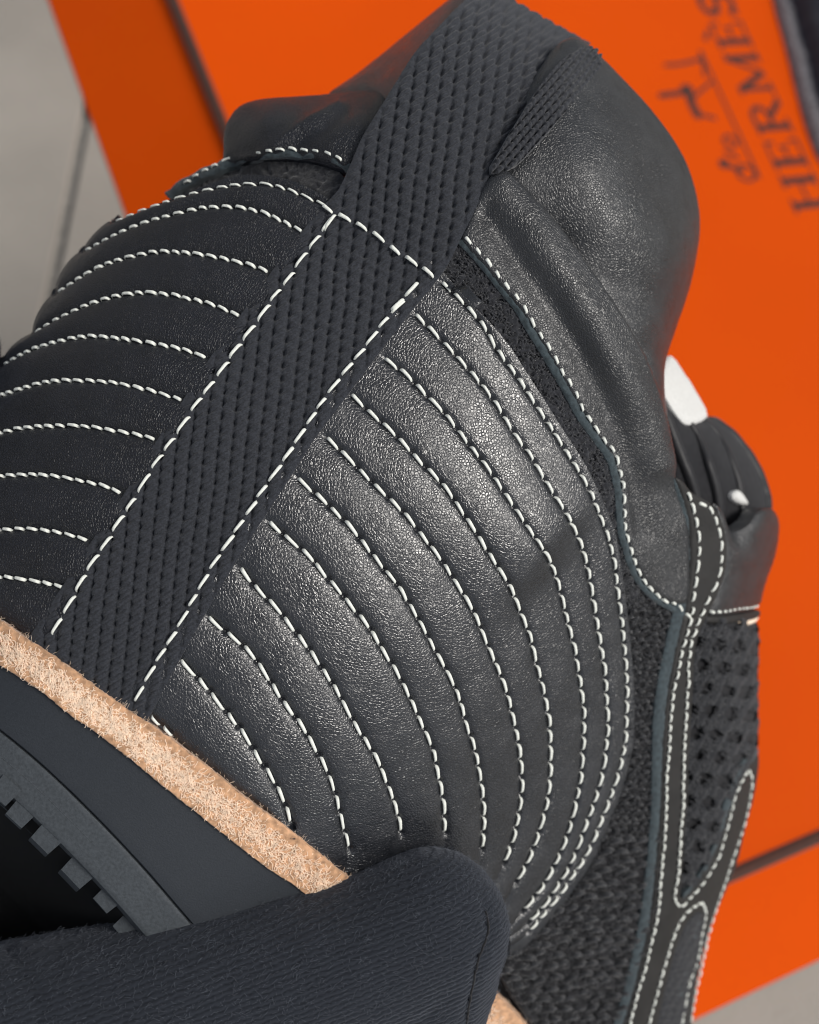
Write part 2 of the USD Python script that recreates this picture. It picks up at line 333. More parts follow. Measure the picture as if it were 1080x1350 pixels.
def pits(P, depth=.95, w=.5, groove=.35, gw=.9):
    h = np.zeros(P.shape[:-1]); 
    if holes:
        d = cKDTree(np.array(holes)).query(P.reshape(-1, 3), distance_upper_bound=.003)[0].reshape(h.shape) * 1e3; h -= depth * np.exp(-(np.minimum(d, 9) / w) ** 2)
        d = cKDTree(np.vstack(seams)).query(P.reshape(-1, 3), distance_upper_bound=.004)[0].reshape(h.shape) * 1e3; h -= groove * np.exp(-(np.minimum(d, 9) / gw) ** 2)
    return h
def quilt(rows, n, sub, amp, thick, off=0.0, extra=None):
    """rows: sheet polylines with optional dz in the third column"""
    g = np.stack([spl([(*p, 0)[:3] for p in r], n) for r in rows])
    t = np.concatenate([np.linspace(i, i + 1, sub[i], endpoint=False) for i in range(len(rows) - 1)] + [[len(rows) - 1]])
    G = PchipInterpolator(np.arange(len(rows)), g, axis=0)(t)
    P = up(G[..., 0], G[..., 1], zb(G[..., 0], G[..., 1]) + G[..., 2] + off); nn = grid_normals(P)
    w = t - np.floor(t); a = np.asarray(amp)[np.minimum(np.floor(t).astype(int), len(rows) - 2)]
    h = (a * (1 - np.abs(2 * w - 1) ** 2.4))[:, None] * np.ones(n) 
    h = h + .25 * (meshkit.fbm(P * 160, 3) - .5) + pits(P)
    P = P + nn * h[..., None] * 1e-3
    return finish(P, grid_normals(P), thick)

# stitch rows, right side of the heel (from the top seam down)
R = [
 [(582,372),(600,388),(620,408),(640,432),(657,465),(675,487),(692,512),(710,539),(725,562),(740,585),(755,609),(770,632),(783,660),(795,689),(803,712),(810,740),(815,785),(820,820),(823,850),(826,890),(827,910),(826,940),(826,970),(821,995),(815,1022),(806,1047),(797,1072),(788,1092),(779,1116),(767,1137),(752,1157),(740,1177),(725,1195),(710,1212),(695,1230)],
 [(547,414),(562,428),(585,452),(605,472),(627,497),(647,522),(665,550),(682,577),(700,602),(717,630),(732,655),(750,682),(762,707),(772,735),(777,760),(782,790),(786,815),(791,845),(796,870),(800,925),(802,950),(798,995),(794,1022),(788,1042),(781,1065),(772,1087),(764,1112),(754,1135),(742,1156),(727,1180),(712,1200),(695,1217)],
 [(507,472),(525,485),(542,500),(565,525),(587,545),(607,572),(627,597),(647,622),(665,650),(682,675),(697,697),(715,722),(729,747),(737,772),(742,795),(749,820),(755,845),(760,865),(766,907),(770,930),(770,970),(768,995),(767,1020),(762,1042),(758,1065),(752,1087),(745,1110),(736,1130),(726,1150),(715,1170),(700,1187),(688,1203)],
 [(462,520),(487,543),(515,567),(542,595),(562,617),(582,637),(600,662),(617,687),(635,712),(650,740),(667,762),(682,795),(690,817),(700,842),(705,865),(711,890),(717,910),(721,935),(725,960),(726,982),(726,1007),(725,1035),(721,1060),(716,1080),(708,1105),(700,1125),(691,1145),(679,1165)],
 [(430,577),(455,600),(480,625),(500,645),(520,663),(542,687),(560,712),(577,730),(592,755),(610,782),(625,807),(637,835),(647,860),(660,890),(668,912),(674,937),(680,962),(685,987),(687,1010),(688,1035),(687,1055),(683,1077),(678,1100),(672,1120),(664,1140)],
 [(392,630),(420,655),(450,682),(480,717),(505,750),(530,777),(542,802),(557,825),(572,855),(585,877),(602,910),(610,937),(617,962),(625,985),(631,1012),(635,1035),(638,1057),(638,1080),(637,1100),(635,1122)],
 [(354,688),(382,712),(410,735),(430,760),(450,782),(470,807),(490,832),(505,857),(520,880),(545,930),(557,957),(570,985),(575,1007),(580,1030),(584,1055),(586,1075),(587,1100)],
 [(316,749),(342,780),(365,802),(385,827),(405,852),(425,882),(442,907),(457,935),(472,960),(487,985),(500,1007),(510,1032),(520,1057),(526,1080),(529,1102)],
 [(274,813),(300,835),(325,855),(350,888),(362,907),(377,930),(395,952),(410,977),(425,1005),(437,1030),(445,1057),(450,1085),(457,1105),(461,1122)],
 [(237,870),(257,890),(277,912),(300,940),(320,965),(337,992),(355,1020),(370,1047),(380,1070),(385,1090)],
]
R = [even(r) for r in R]
ext = [[(672,1248)], [(672,1236)], [(668,1225)], [(660,1200),(640,1225)], [(652,1165),(630,1205)], [(628,1150),(610,1185)], [(585,1130),(570,1160)], [(527,1125),(518,1140)], [(459,1135),(452,1150)], [(382,1105),(375,1118)]]
FULL = [[tuple(np.array(r[0]) - (np.array(r[1]) - r[0]) * .0 - np.array([17, 11]))] + r + x for r, x in zip(R, ext)]
edge_r = [(568,340),(598,374),(620,398),(640,419),(658,438),(676,462),(694,490),(712,518),(728,543),(743,567),(758,590),(772,612),(786,640),(800,672),(811,700),(818,735),(824,780),(829,820),(833,860),(836,900),(837,940),(836,975),(830,1005),(823,1032),(814,1058),(805,1082),(796,1103),(786,1127),(773,1149),(758,1170),(745,1190),(729,1208),(713,1226),(690,1250),(672,1264)]
low_r = [(180,930),(205,951),(230,972),(260,997),(300,1030),(340,1060),(372,1085),(390,1098)]
for i, r in enumerate(R):
    thread(shoe, r, pitch=[4.0, 4.4, 4.6, 4.7, 4.8, 4.8, 4.9, 4.9, 4.9, 4.9][i])
thread(shoe, [(198,945),(212,957),(232,974)], off=.6, pitch=3.6, r=.36)

# left side
L = [
 [(432,272),(401,258),(376,248),(353,243),(330,242),(310,244),(290,247),(262,253),(240,260),(215,268),(190,277),(150,294)],
 [(400,306),(370,290),(345,279),(325,274),(303,272),(280,273),(260,275),(240,280),(205,289),(170,302),(150,311),(130,322),(112,332)],
 [(353,358),(340,352),(315,345),(298,341),(273,336),(245,333),(218,331),(192,334),(162,341),(130,352),(110,364),(90,377),(75,388)],
 [(317,416),(300,409),(280,401),(255,394),(230,389),(200,385),(180,386),(150,391),(120,400),(85,416),(60,430),(45,441)],
 [(272,470),(250,463),(228,457),(200,452),(175,449),(160,445),(125,443),(100,445),(75,450),(50,458),(22,471),(5,482)],
 [(240,527),(200,515),(150,504),(100,501),(65,502),(30,512),(0,522),(-20,535),(-35,550)],
 [(204,579),(150,567),(100,561),(50,562),(0,570),(-40,584),(-62,598)],
 [(159,649),(130,638),(100,632),(50,625),(0,627),(-50,634),(-85,648)],
 [(115,711),(75,701),(40,696),(0,698),(-60,694),(-100,705)],
 [(85,774),(40,764),(0,760),(-60,750),(-108,756)],
]
L = [even(r) for r in L]
top_l = [(440,266),(420,254),(400,244),(378,236),(355,232),(325,230),(292,237),(267,246),(236,258),(210,267),(190,275),(150,291)]
low_l = [(60,850),(30,833),(0,812),(-50,778),(-112,772)]
for i, r in enumerate(L):
    thread(shoe, r, pitch=3.3 if i else 3.8, r=.40 if i else .3, fill=.84)

# tape stitches (run on the tape's face)
TO = 1.3
tl = [(439,284),(428,302),(412,322),(397,342),(382,367),(360,392),(345,415),(327,440),(307,465),(287,495),(270,517),(252,542),(235,567),(215,597),(197,622),(180,652),(165,675),(145,707),(130,730),(112,757),(98,785),(83,811),(66,842)]
tr = [(549,374),(538,390),(515,413),(500,432),(485,454),(461,481),(442,507),(423,531),(407,556),(392,580),(374,607),(356,633),(325,678),(300,715),(280,745),(252,795),(237,823),(221,848),(202,880),(188,905),(176,930)]
cross = [(424,270),(442,281),(460,289),(480,299),(502,314),(520,328),(540,342),(560,355),(580,370)]
tl, tr = even(tl, 16), even(tr, 16)
keep = len(seams), len(holes)
thread(shoe, tl, off=TO, pitch=5.0, r=.40, fill=.86)
thread(shoe, tr, off=TO, pitch=4.7, r=.40, fill=.84)
thread(shoe, [(551,371),(541,384),(528,398),(514,412)], off=TO + .25, pitch=4.2, r=.42, fill=.9)
thread(shoe, [(441,281),(435,292),(427,304)], off=TO + .25, pitch=4.0, r=.42, fill=.9)
thread(shoe, cross, off=TO + .2, pitch=4.3, r=.46, fill=.72)

def e_in(r, dz=-25, dx=(17, 13)):
    p = np.array(r[-1][:2]); return r + [(p[0] - 3, p[1] - 2, -3), (p[0] + dx[0] * .3, p[1] + dx[1] * .3, -9), (p[0] + dx[0], p[1] + dx[1], dz)]
pre = lambda r: [(r[0][0] + 17, r[0][1] + 9)] + r
lrows = [e_in(pre(top_l))] + [e_in(pre(r)) for r in L] + [e_in(pre(low_l))]
part(shoe, "quilted_panel", quilt(lrows, 230, [6] + [24] * 8 + [22, 30], [.05, .9] + [1.25] * 8 + [.9], 2.0), dark_m, label="left quilted leather panel with nine curved stitch rows")
part(shoe, "quilted_panel", quilt([edge_r] + FULL + [[(160,918)] + low_r], 380, [7, 22, 26, 28, 28, 28, 28, 28, 28, 28, 26], [.05, .45, .5, .5, .55, .6, .6, .6, .6, .6, .6], 2.0), quilt_m, label="right quilted leather panel with ten curved stitch rows")

# webbing tape up the heel
te_l = [(18,868),(46,832),(80,780),(121,717),(161,659),(200,595),(237,538),(275,478),(322,412),(352,370),(380,331),(408,296),(428,272),(447,252),(460,225),(480,180),(497,152),(520,115),(545,75),(580,36),(612,3),(640,-24),(668,-46)]
te_r = [(172,990),(199,942),(222,898),(256,836),(300,760),(345,688),(375,642),(413,582),(444,541),(482,490),(520,440),(545,408),(570,378),(590,350),(606,318),(625,280),(640,245),(650,222),(672,186),(695,150),(725,108),(755,75),(780,58),(806,40)]
def by_u(p, u):
    p = np.asarray(p, float); k = .6 * p[:, 0] - .8 * p[:, 1]; o = np.argsort(k); return np.stack([PchipInterpolator(k[o], p[o, i])(u) for i in (0, 1)], -1)
nu, nv = 760, 150
uu = np.linspace(-683, 398, nu); ww = np.linspace(0, 1, nv)
A, B = by_u(te_l, uu), by_u(te_r, np.linspace(-683, 418, nu))
G = A[:, None] * (1 - ww[None, :, None]) + B[:, None] * ww[None, :, None]
def twill(x, y, sp=18.0, sl=.12):
    a = (x + sl * y) / sp + .15 * meshkit.noise(np.stack([x / 40, y / 40, x * 0], -1)); fa = np.abs(np.sin(np.pi * a)); k = np.floor(a)
    rib = np.clip(fa * 1.7, 0, 1) ** .8
    yv = (y + .7 * ((a - k) * sp) + 5.1 * k) / 8.5 + .2 * meshkit.noise(np.stack([x / 9, y / 9, x * 0], -1), 3)
    yarn = np.abs(np.sin(np.pi * yv)) ** .7
    k2 = np.round(a); wob = meshkit.noise(np.stack([x / 30, y / 30, x * 0], -1), 8)
    pit = np.exp(-(fa / .62) ** 2) * np.abs(np.sin(np.pi * ((y + 9 * (k2 % 2)) / 17.0 + .3 * wob))) ** 2.5
    return .36 * rib * (.5 + .5 * yarn) + .3 * yarn * rib - 1.05 * pit + .25 * (meshkit.noise(np.stack([x / 6, y / 6, x * 0], -1), 11) - .5)
P0 = up(G[..., 0], G[..., 1], zb(G[..., 0], G[..., 1])); nn = grid_normals(P0)
edge = np.minimum(ww, 1 - ww) * 190 / 10; edge = np.clip(edge, 0, 1)[None]
h = .6 + .65 * (1 - edge) + twill(G[..., 0], G[..., 1]) * (.12 + .88 * edge ** 2) * np.clip(1 - (uu[:, None] - 340) / 80, .35, 1) - .5 * (1 - edge) ** 2
holes_t, seams_t = np.array(holes[keep[1]:]), np.vstack(seams[keep[0]:])
hh = cKDTree(seams_t).query(P0.reshape(-1, 3), distance_upper_bound=.006)[0].reshape(P0.shape[:2]) * 1e3
h -= .35 * np.exp(-(np.minimum(hh, 9) / .9) ** 2)
side = 1 / (1 + np.exp(-((G[..., 1] - 275) - (G[..., 0] - 424) * .62 + 4) / 3))          # the lower piece is sewn over the upper one
h += .0 * side
part(shoe, "heel_tape", finish(P0 + nn * h[..., None] * 1e-3, nn, 1.5), tape_m)

# ---- padded pieces cut to an outline
def smooth_poly(p, it=2):
    p = np.asarray(p, float)
    for _ in range(it):
        q = np.roll(p, -1, 0); p = np.stack([.75 * p + .25 * q, .25 * p + .75 * q], 1).reshape(-1, p.shape[1])
    return p
def rbf(pts):
    pts = np.asarray(pts, float); return (lambda f: lambda x, y: f(np.stack([np.ravel(x), np.ravel(y)], -1) / 100).reshape(np.shape(x)))(RBFInterpolator(pts[:, :2] / 100, pts[:, 2], kernel="thin_plate_spline", smoothing=.02))
def rbf(pts, f0=rbf):
    f = f0(pts); return lambda x, y: f(x, y) + lean(x, y)
def pillow(poly, zf=zb, off=0.0, bulge=0.6, w=10.0, sp=4.0, thick=1.6, disp=None, it=2, pit=False, cut=None):
    pl = Polygon(smooth_poly(poly, it)); pl = pl if pl.is_valid else pl.buffer(0)
    ring = pl.exterior; nb = max(12, int(ring.length / sp)); bp = np.array([ring.interpolate(i / nb, normalized=True).coords[0] for i in range(nb)])
    if not ring.is_ccw: bp = bp[::-1]
    x0, y0, x1, y1 = pl.bounds
    gx, gy = np.meshgrid(np.arange(x0, x1, sp), np.arange(y0, y1, sp * .866)); gx = gx + (np.arange(gx.shape[0]) % 2)[:, None] * sp / 2
    g = np.stack([gx.ravel(), gy.ravel()], 1); inn = pl.buffer(-.45 * sp); g = g[shapely.contains_xy(inn, g[:, 0], g[:, 1])]
    ed_ = np.vstack([bp]); V = np.vstack([bp, g]); T = Delaunay(V).simplices; c = V[T].mean(1); T = T[shapely.contains_xy(pl, c[:, 0], c[:, 1])]
    fine = np.array([ring.interpolate(i / (nb * 4), normalized=True).coords[0] for i in range(nb * 4)])
    dist = np.r_[np.zeros(nb), cKDTree(fine).query(g)[0]]
    k = 1 - np.clip(dist / w, 0, 1); hgt = bulge * np.sqrt(np.maximum(1 - k * k, 0))
    x, y = V[:, 0], V[:, 1]; P, n = surf(x, y, off, zf)
    if pit: hgt = hgt + pits(P, .4, .45, .25, .7)
    if disp is not None: hgt = hgt + disp(x, y, dist)
    Pf = P + n * hgt[:, None] * 1e-3
    Pb = Pf - n * thick * 1e-3 if np.ndim(thick) == 0 else Pf
    if cut is not None: c = V[T].mean(1); T = T[~cut(c[:, 0], c[:, 1])]
    e1, e2 = V[T[:, 1]] - V[T[:, 0]], V[T[:, 2]] - V[T[:, 0]]; cr = e1[:, 0] * e2[:, 1] - e1[:, 1] * e2[:, 0]
    T = np.where((cr > 0)[:, None], T[:, ::-1], T)           # y runs down on the sheet
    i = np.arange(nb); j = (i + 1) % nb; rim = np.vstack([Pf[:nb], Pb[:nb]]); rf = np.stack([j, i, i + nb, j + nb], -1)
    mid = up(*pl.representative_point().coords[0], 0)
    f = tris(rf); fn = np.cross(rim[f[:, 1]] - rim[f[:, 0]], rim[f[:, 2]] - rim[f[:, 0]]); cc = rim[f].mean(1)
    if ((cc - P.mean(0)) * fn).sum() < 0: f = f[:, ::-1]
    return join([(Pf, T), (rim, f), (Pb, T[:, ::-1])])
def offset_line(p, d):
    """band outline: the polyline and the same moved d pixels to its left side (seen along it on the sheet)"""
    p = spl(p, 6 * len(p)); t = np.gradient(p, axis=0); t /= np.linalg.norm(t, axis=1, keepdims=True); n = np.stack([t[:, 1], -t[:, 0]], 1)
    d = np.broadcast_to(np.asarray(d, float), (len(p),)) if np.ndim(d) == 0 else np.interp(np.linspace(0, 1, len(p)), np.linspace(0, 1, len(d)), d)
    return np.vstack([p, (p + n * d[:, None])[::-1]])

def front_edge(y): return np.interp(y, [600, 640, 690, 740, 800, 900, 985, 1050, 1100, 1150, 1185, 1217, 1258, 1300, 1350, 1420], [1000, 1018, 1026, 1019, 1001, 999, 1000, 994, 982, 970, 950, 937, 925, 917, 912, 908])
def vz(x, y):
    """vamp: turns away towards its right-hand outline"""
    k = np.clip(1 - (front_edge(y) - x) / 75, 0, 1); return zb(x, y) - 15 * k ** 2.2
nse = lambda x, y, s, o=3, sd=0: meshkit.fbm(np.stack([x / s, y / s, x * 0 + 3.3], -1), o, sd) - .5
# inner boot that everything is sewn to
inner = [(30,800),(-60,740),(-70,640),(0,500),(60,420),(130,345),(200,310),(300,285),(440,280),(490,190),(560,100),(640,90),(700,110),(780,130),(840,190),(870,250),(875,310),(850,400),(835,500),(850,590),(870,640),(890,700),(950,730),(970,800),(975,980),(950,1060),(920,1180),(900,1260),(880,1400),(700,1400),(660,1290),(450,1130),(200,945)]
part(shoe, "lining", pillow(inner, lambda x, y: vz(x, y) - 7 * np.clip((np.asarray(x) - 780) / 80, 0, 1) * np.clip((760 - np.asarray(y)) / 80, 0, 1), off=-6.5, bulge=2, w=30, sp=12, thick=18), lining_m)

# terry gap below the collar on the right
terry = lambda a, s: (lambda x, y, d: a * (-np.abs(nse(x, y, s, 2, 5)) * 2 + .6 * nse(x, y, s * .45, 2, 9)))
gap = [(560,325),(590,315),(618,335),(642,362),(668,396),(695,432),(722,472),(755,528),(785,576),(806,618),(818,680),(835,760),(850,800),(825,800),(808,730),(790,680),(770,630),(735,575),(700,520),(665,460),(630,420),(590,375)]
part(shoe, "terry_band", pillow(gap, off=-.9, bulge=.6, w=6, sp=2.2, thick=2, disp=terry(2.2, 9)), fuzz_m)
def loops(parent, name, poly, zf, off, count, size, width, m, hgt=.5, cut=None):
    pl = Polygon(poly).buffer(0); x0, y0, x1, y1 = pl.bounds; g = np.stack([rng.uniform(x0, x1, count * 4), rng.uniform(y0, y1, count * 4)], 1); g = g[shapely.contains_xy(pl, g[:, 0], g[:, 1])][:count]
    if cut is not None: g = g[~cut(g[:, 0], g[:, 1])]
    a = rng.random(len(g)) * 2 * np.pi; t = np.linspace(-1, 1, 5); r_ = size * rng.uniform(.6, 1.3, len(g))
    X = g[:, :1] + np.cos(a)[:, None] * r_[:, None] * t + np.sin(a)[:, None] * r_[:, None] * .6 * (t ** 2) * rng.normal(0, 1, (len(g), 1)); Y = g[:, 1:] + np.sin(a)[:, None] * r_[:, None] * t - np.cos(a)[:, None] * r_[:, None] * .6 * t ** 2
    P, n = surf(X, Y, off, zf); P = P + n * ((1 - t ** 2) * hgt * 1e-3 * rng.uniform(.4, 1.6, (len(g), 1)))[..., None]; curves(parent, name, P, width, m, kind="stuff")
loops(shoe, "terry_loop", gap, zb, -.9, 2600, 4.5, .00028, fuzz_m)
def knit_rows(parent, poly, zf, off, sx, sy, width, m, y0=0, y1=9999, hgt=.8):
    pl = Polygon(poly).buffer(-4); bx = pl.bounds; out = []
    for r, yy in enumerate(np.arange(max(bx[1], y0), min(bx[3], y1), sy)):
        xs = np.arange(bx[0] + (r % 2) * sx / 2, bx[2], sx); q = np.stack([xs + rng.normal(0, .12 * sx, len(xs)), yy + rng.normal(0, .14 * sy, len(xs)) + 3 * np.sin(xs / 47)], 1); out.append(q[shapely.contains_xy(pl, q[:, 0], q[:, 1])])
    g = np.vstack(out); t = np.linspace(-1, 1, 6); X = g[:, :1] + .52 * sx * t; Y = g[:, 1:] + .55 * sy * t ** 2 - .2 * sy + rng.normal(0, .1, (len(g), 1)) * sy * t
    P, n = surf(X, Y, off, zf); P = P + n * ((1 - t ** 2) * hgt * 1e-3 * rng.uniform(.6, 1.3, (len(g), 1)))[..., None]; curves(parent, "knit_loop", P, width, m, kind="stuff")
# collar: lower folded leather and big padded roll
C = [(612,312),(625,325),(645,347),(665,373),(690,402),(705,430),(720,452),(732,472),(745,495),(760,520),(770,542),(785,562),(800,584),(812,600),(817,622),(822,642),(823,662),(824,692),(832,725),(840,750),(850,767),(862,780),(877,792),(892,797),(902,808),(914,815)]
roll_z = rbf([(785,65,-17),(740,110,-5),(700,170,0),(650,240,1),(640,300,-2),(700,300,-3),(735,320,-5),(803,387,-10),(829,428,-14),(865,500,-26),(850,560,-30),(830,130,-20),(880,190,-26),(915,260,-36),(922,310,-38),(907,380,-38),(882,450,-36),(780,220,0),(820,290,-4),(860,350,-15),(760,160,-3),(840,240,-12)])
roll = [(620,300),(640,245),(665,200),(680,140),(712,90),(748,40),(800,88),(850,140),(895,200),(916,258),(921,310),(907,380),(882,445),(868,500),(880,560),(840,560),(790,460),(740,380),(690,320),(650,320)]
part(shoe, "collar_pad", pillow(roll, roll_z, off=-1.5, bulge=4.5, w=45, sp=3.5, thick=10, disp=lambda x, y, d: .5 * nse(x, y, 60) - .25 * np.exp(-((x - 905) / 30) ** 2 - ((y - 330) / 60) ** 2)), collar_m)
fold = [(655,222),(672,232),(691,250),(715,275),(735,297),(760,330),(775,350),(803,390),(829,430),(850,470),(866,510),(878,560),(887,605),(885,628),(902,665),(908,700),(909,740),(908,790),(896,800),(878,795),(862,784),(846,768),(836,748),(828,725),(820,692),(819,662),(817,640),(811,618),(800,596),(783,570),(758,532),(743,505),(718,464),(703,440),(686,412),(660,382),(640,356),(618,332),(604,316),(618,285),(635,250)]
fz = lambda x, y: zb(x, y) - .3 - 10 * np.clip((np.asarray(x) - 800) / 120, 0, 1) ** 2 * np.clip((700 - np.asarray(y)) / 200, 0, 1)
fl_ = LineString([(660,250),(700,300),(740,362),(780,425),(820,500),(850,560),(862,610)])
fv_ = LineString([(640,285),(675,335),(720,395),(760,460),(795,530),(830,620),(845,700)])
def fold_d(x, y, d):
    p = shapely.points(x, y); a = shapely.distance(fl_, p); b = shapely.distance(fv_, p)
    return 2.3 * np.exp(-(a / 26) ** 2) - 1.3 * np.exp(-(b / 15) ** 2) + .5 * nse(x, y, 45) + .35 * nse(x * 2, y * .7 + x, 40, 2, 3)
thread(shoe, C, off=0.0, pitch=3.4, r=.42, zf=lambda x, y: fz(x, y) + .9, fill=.72)
part(shoe, "collar_flap", pillow(fold, fz, off=0, bulge=1.2, w=9, sp=3, thick=2.4, disp=fold_d, pit=True), collar_m)
cut_old = [(598,318),(612,338),(632,362),(655,390),(680,420),(700,450),(714,474),(738,512),(755,540),(780,580),(795,603),(806,622),(812,645),(814,668),(816,698),(823,728),(830,752),(840,772),(856,788),(878,802),(900,808)]
def rough_edge(a=.35): return lambda x, y, d: 2 * a * nse(x, y, 5, 2) + .5 * nse(x, y, 14)
part(shoe, "cut_edge", pillow(offset_line(even([(x - 1, y + 1) for x, y in C]), [-10, -11, -12, -12, -10, -9, -8]), fz, off=.3, bulge=.5, w=6, sp=2.5, thick=1.6, disp=rough_edge(), it=1), edge_m)

# narrow second layer of tape beside the heel tape
strip = [(640,232),(660,196),(684,156),(712,112),(742,76),(778,58),(796,82),(778,108),(752,140),(722,176),(692,208),(668,228)]
def strip_d(x, y, d):
    a = .66 * x - .75 * y; b = (.75 * x + .66 * y) / 8.5; f = np.abs(np.sin(np.pi * b))
    return .7 * f ** .7 - 1.3 * np.exp(-(f / .5) ** 2) * np.abs(np.sin(np.pi * (a / 13 + .5 * (np.round(b) % 2)))) ** 1.5 + .35 * np.abs(np.sin(np.pi * (a / 7 + .4 * b))) + .3 * nse(x, y, 6)
part(shoe, "side_tape", pillow(strip, roll_z, off=4.6, bulge=.5, w=5, sp=1.5, thick=1.5, disp=strip_d), tape2_m)

# left collar
pz = rbf([(300,200,-30),(296,170,-32),(312,145,-34),(340,132,-34),(430,126,-32),(500,120,-22),(300,225,-26),(270,228,-30),(225,255,-40),(350,170,-16),(420,165,-11),(470,170,-5),(480,200,-2),(455,215,-2),(400,205,-9),(340,205,-17),(290,218,-26)])
flapl = [(292,224),(295,200),(297,172),(308,148),(330,134),(380,130),(430,127),(500,118),(520,140),(495,190),(465,225),(450,224),(420,215),(395,210),(370,210),(340,212),(310,220)]
rid = [LineString([(330,215),(380,190),(420,165),(450,150)]), LineString([(345,205),(385,195),(425,180),(455,158)])]
def flap_d(x, y, d):
    p = shapely.points(x, y); a = shapely.distance(rid[0], p); b = shapely.distance(rid[1], p)
    return .9 * np.exp(-(a / 7) ** 2) - .7 * np.exp(-(b / 9) ** 2) + .5 * nse(x, y, 40)
CL = [(452,210),(440,205),(422,200),(398,198),(378,196),(359,198),(343,201),(318,205),(290,215),(269,226),(240,244)]
thread(shoe, CL, pitch=3.5, r=.34, zf=lambda x, y: pz(x, y) + 3.6, fill=.78)
part(shoe, "collar_flap", pillow(flapl, pz, off=1.4, bulge=2.2, w=22, sp=3, thick=4, disp=flap_d, pit=True), dark_m, label="left collar flap")
cutl = [(462,226),(448,219),(425,211),(400,208),(376,207),(355,209),(335,212),(312,217),(288,227),(262,238),(238,251),(222,262)]
part(shoe, "cut_edge", pillow(offset_line(cutl[::-1], [10, 12, 13, 12, 11, 10, 9]), pz, off=2.6, bulge=.5, w=6, sp=2.2, thick=1.6, disp=lambda x, y, d: .5 * np.sin(x / 4.6) * .5 + .6 * nse(x, y, 7, 2), it=1), edge_m)
part(shoe, "terry_band", pillow([(215,272),(240,250),(290,228),(340,212),(400,212),(450,224),(462,250),(440,275),(400,255),(355,242),(310,240),(250,262)], pz, off=-.2, bulge=.4, w=6, sp=2.4, thick=2, disp=terry(1.2, 7)), fuzz_m)
# the rim of the collar behind the tape, seen on the left
rz = rbf([(430,130,-40),(480,96,-42),(540,48,-42),(600,0,-42),(640,-30,-40),(520,120,-18),(560,70,-16),(610,20,-18),(500,150,-14),(470,130,-26),(650,0,-18)])
part(shoe, "collar_pad", pillow([(425,132),(455,113),(480,95),(540,46),(600,-2),(628,-22),(634,-5),(590,60),(560,110),(520,150),(480,150)], rz, off=0, bulge=3, w=26, sp=4, thick=8, disp=lambda x, y, d: .5 * nse(x, y, 60)), collar_m, label="left rim of the padded collar")

# ---- front right: knit panels, straps, tongue
def knit(sx, sy, a):
    def f(x, y, d):
        wx, wy = x + 20 * nse(x, y, 22, 2, 2), y + 20 * nse(x, y, 22, 2, 8)
        r = np.floor(wy / sy + .25 * np.sin(wx / 31)); return a * (np.abs(np.sin(np.pi * (wx / sx + .5 * (r % 2)))) * np.abs(np.sin(np.pi * wy / sy))) ** .7 + 1.0 * a * nse(x, y, 6, 3)
    return f
def knit_m1(x, y, d):
    k = np.clip((y - 1080) / 160, 0, 1); return knit(9, 8, .8)(x, y, d) * (1 - k) + knit(19, 13, 1.7)(x, y, d) * k
m1 = [(815,690),(835,745),(860,785),(900,805),(898,850),(892,900),(886,960),(882,1050),(876,1120),(870,1190),(856,1250),(840,1310),(822,1380),(790,1420),(745,1420),(705,1360),(668,1305),(655,1275),(664,1255),(690,1240),(720,1212),(755,1165),(785,1115),(805,1070),(820,1025),(828,970),(828,900),(822,830),(812,750)]
part(shoe, "knit_panel", pillow(m1, off=-3.2, bulge=.8, w=8, sp=2.3, thick=2, disp=knit_m1), lining_m, label="fine knit panel between the quilted leather and the strap")
knit_rows(shoe, m1, zb, -1.2, 10.5, 9, .0009, knit_m, 680, 1110, .8)
loops(shoe, "knit_fuzz", m1, zb, -.6, 2600, 3.2, .00022, knit_m, .5)
knit_rows(shoe, m1, zb, -1.2, 18.5, 14.5, .0016, knit_m, 1110, 1420, 1.5)
def mesh_holes(x, y, d):
    X, Y = x + .25 * y, y - .12 * x; r = np.floor(Y / 29); fx = (X / 25 + .5 * (r % 2)) % 1 - .5; fy = (Y / 29) % 1 - .5
    q = np.sqrt((fx * 25 / 6.8) ** 2 + (fy * 29 / 6.2) ** 2); return -2.8 / (1 + np.exp((q - 1) * 5)) + .8 * nse(x, y, 5, 3) + .2 * np.sin(x / 2.0 + y / 4 + 4 * nse(x, y, 12))
m2 = [(905,800),(930,812),(965,815),(1000,812),(1001,860),(999,900),(1001,985),(990,1010),(960,1080),(935,1150),(900,1190),(892,1150),(893,1050),(895,950),(898,870)]
def m2_hole(x, y):
    X, Y = x + .25 * y + 5 * nse(x, y, 30, 2, 6), y - .12 * x + 5 * nse(x, y, 30, 2, 7); r = np.floor(Y / 30); fx = (X / 26 + .5 * (r % 2)) % 1 - .5; fy = (Y / 30) % 1 - .5
    return (np.abs(fx * 26 / 9.6) ** 2.2 + np.abs(fy * 30 / 9.2) ** 2.2) < 1 + 1.5 * nse(x, y, 6, 2)
part(shoe, "mesh_backing", pillow(m2, vz, off=-3.0, bulge=.6, w=8, sp=5, thick=2), lining_m)
part(shoe, "knit_panel", pillow(m2, vz, off=-.8, bulge=.8, w=8, sp=1.5, thick=1.0, disp=lambda x, y, d: .9 * nse(x, y, 5, 3) + .25 * np.sin(x / 2.0 + y / 4 + 4 * nse(x, y, 12)), cut=m2_hole), knit_m, label="open spacer mesh with big holes at the front right")
loops(shoe, "mesh_yarn", list(Polygon(m2).buffer(-6).exterior.coords), vz, -.1, 2400, 4.5, .00045, knit_m, .45, m2_hole)
m3 = [(925,1192),(935,1215),(922,1270),(905,1340),(900,1400),(850,1400),(866,1320),(880,1260),(895,1222)]
part(shoe, "knit_panel", pillow(m3, vz, off=-.8, bulge=.6, w=8, sp=2.6, thick=3, disp=knit(9, 8, .8)), knit_m, label="small mesh window below the fork of the strap")

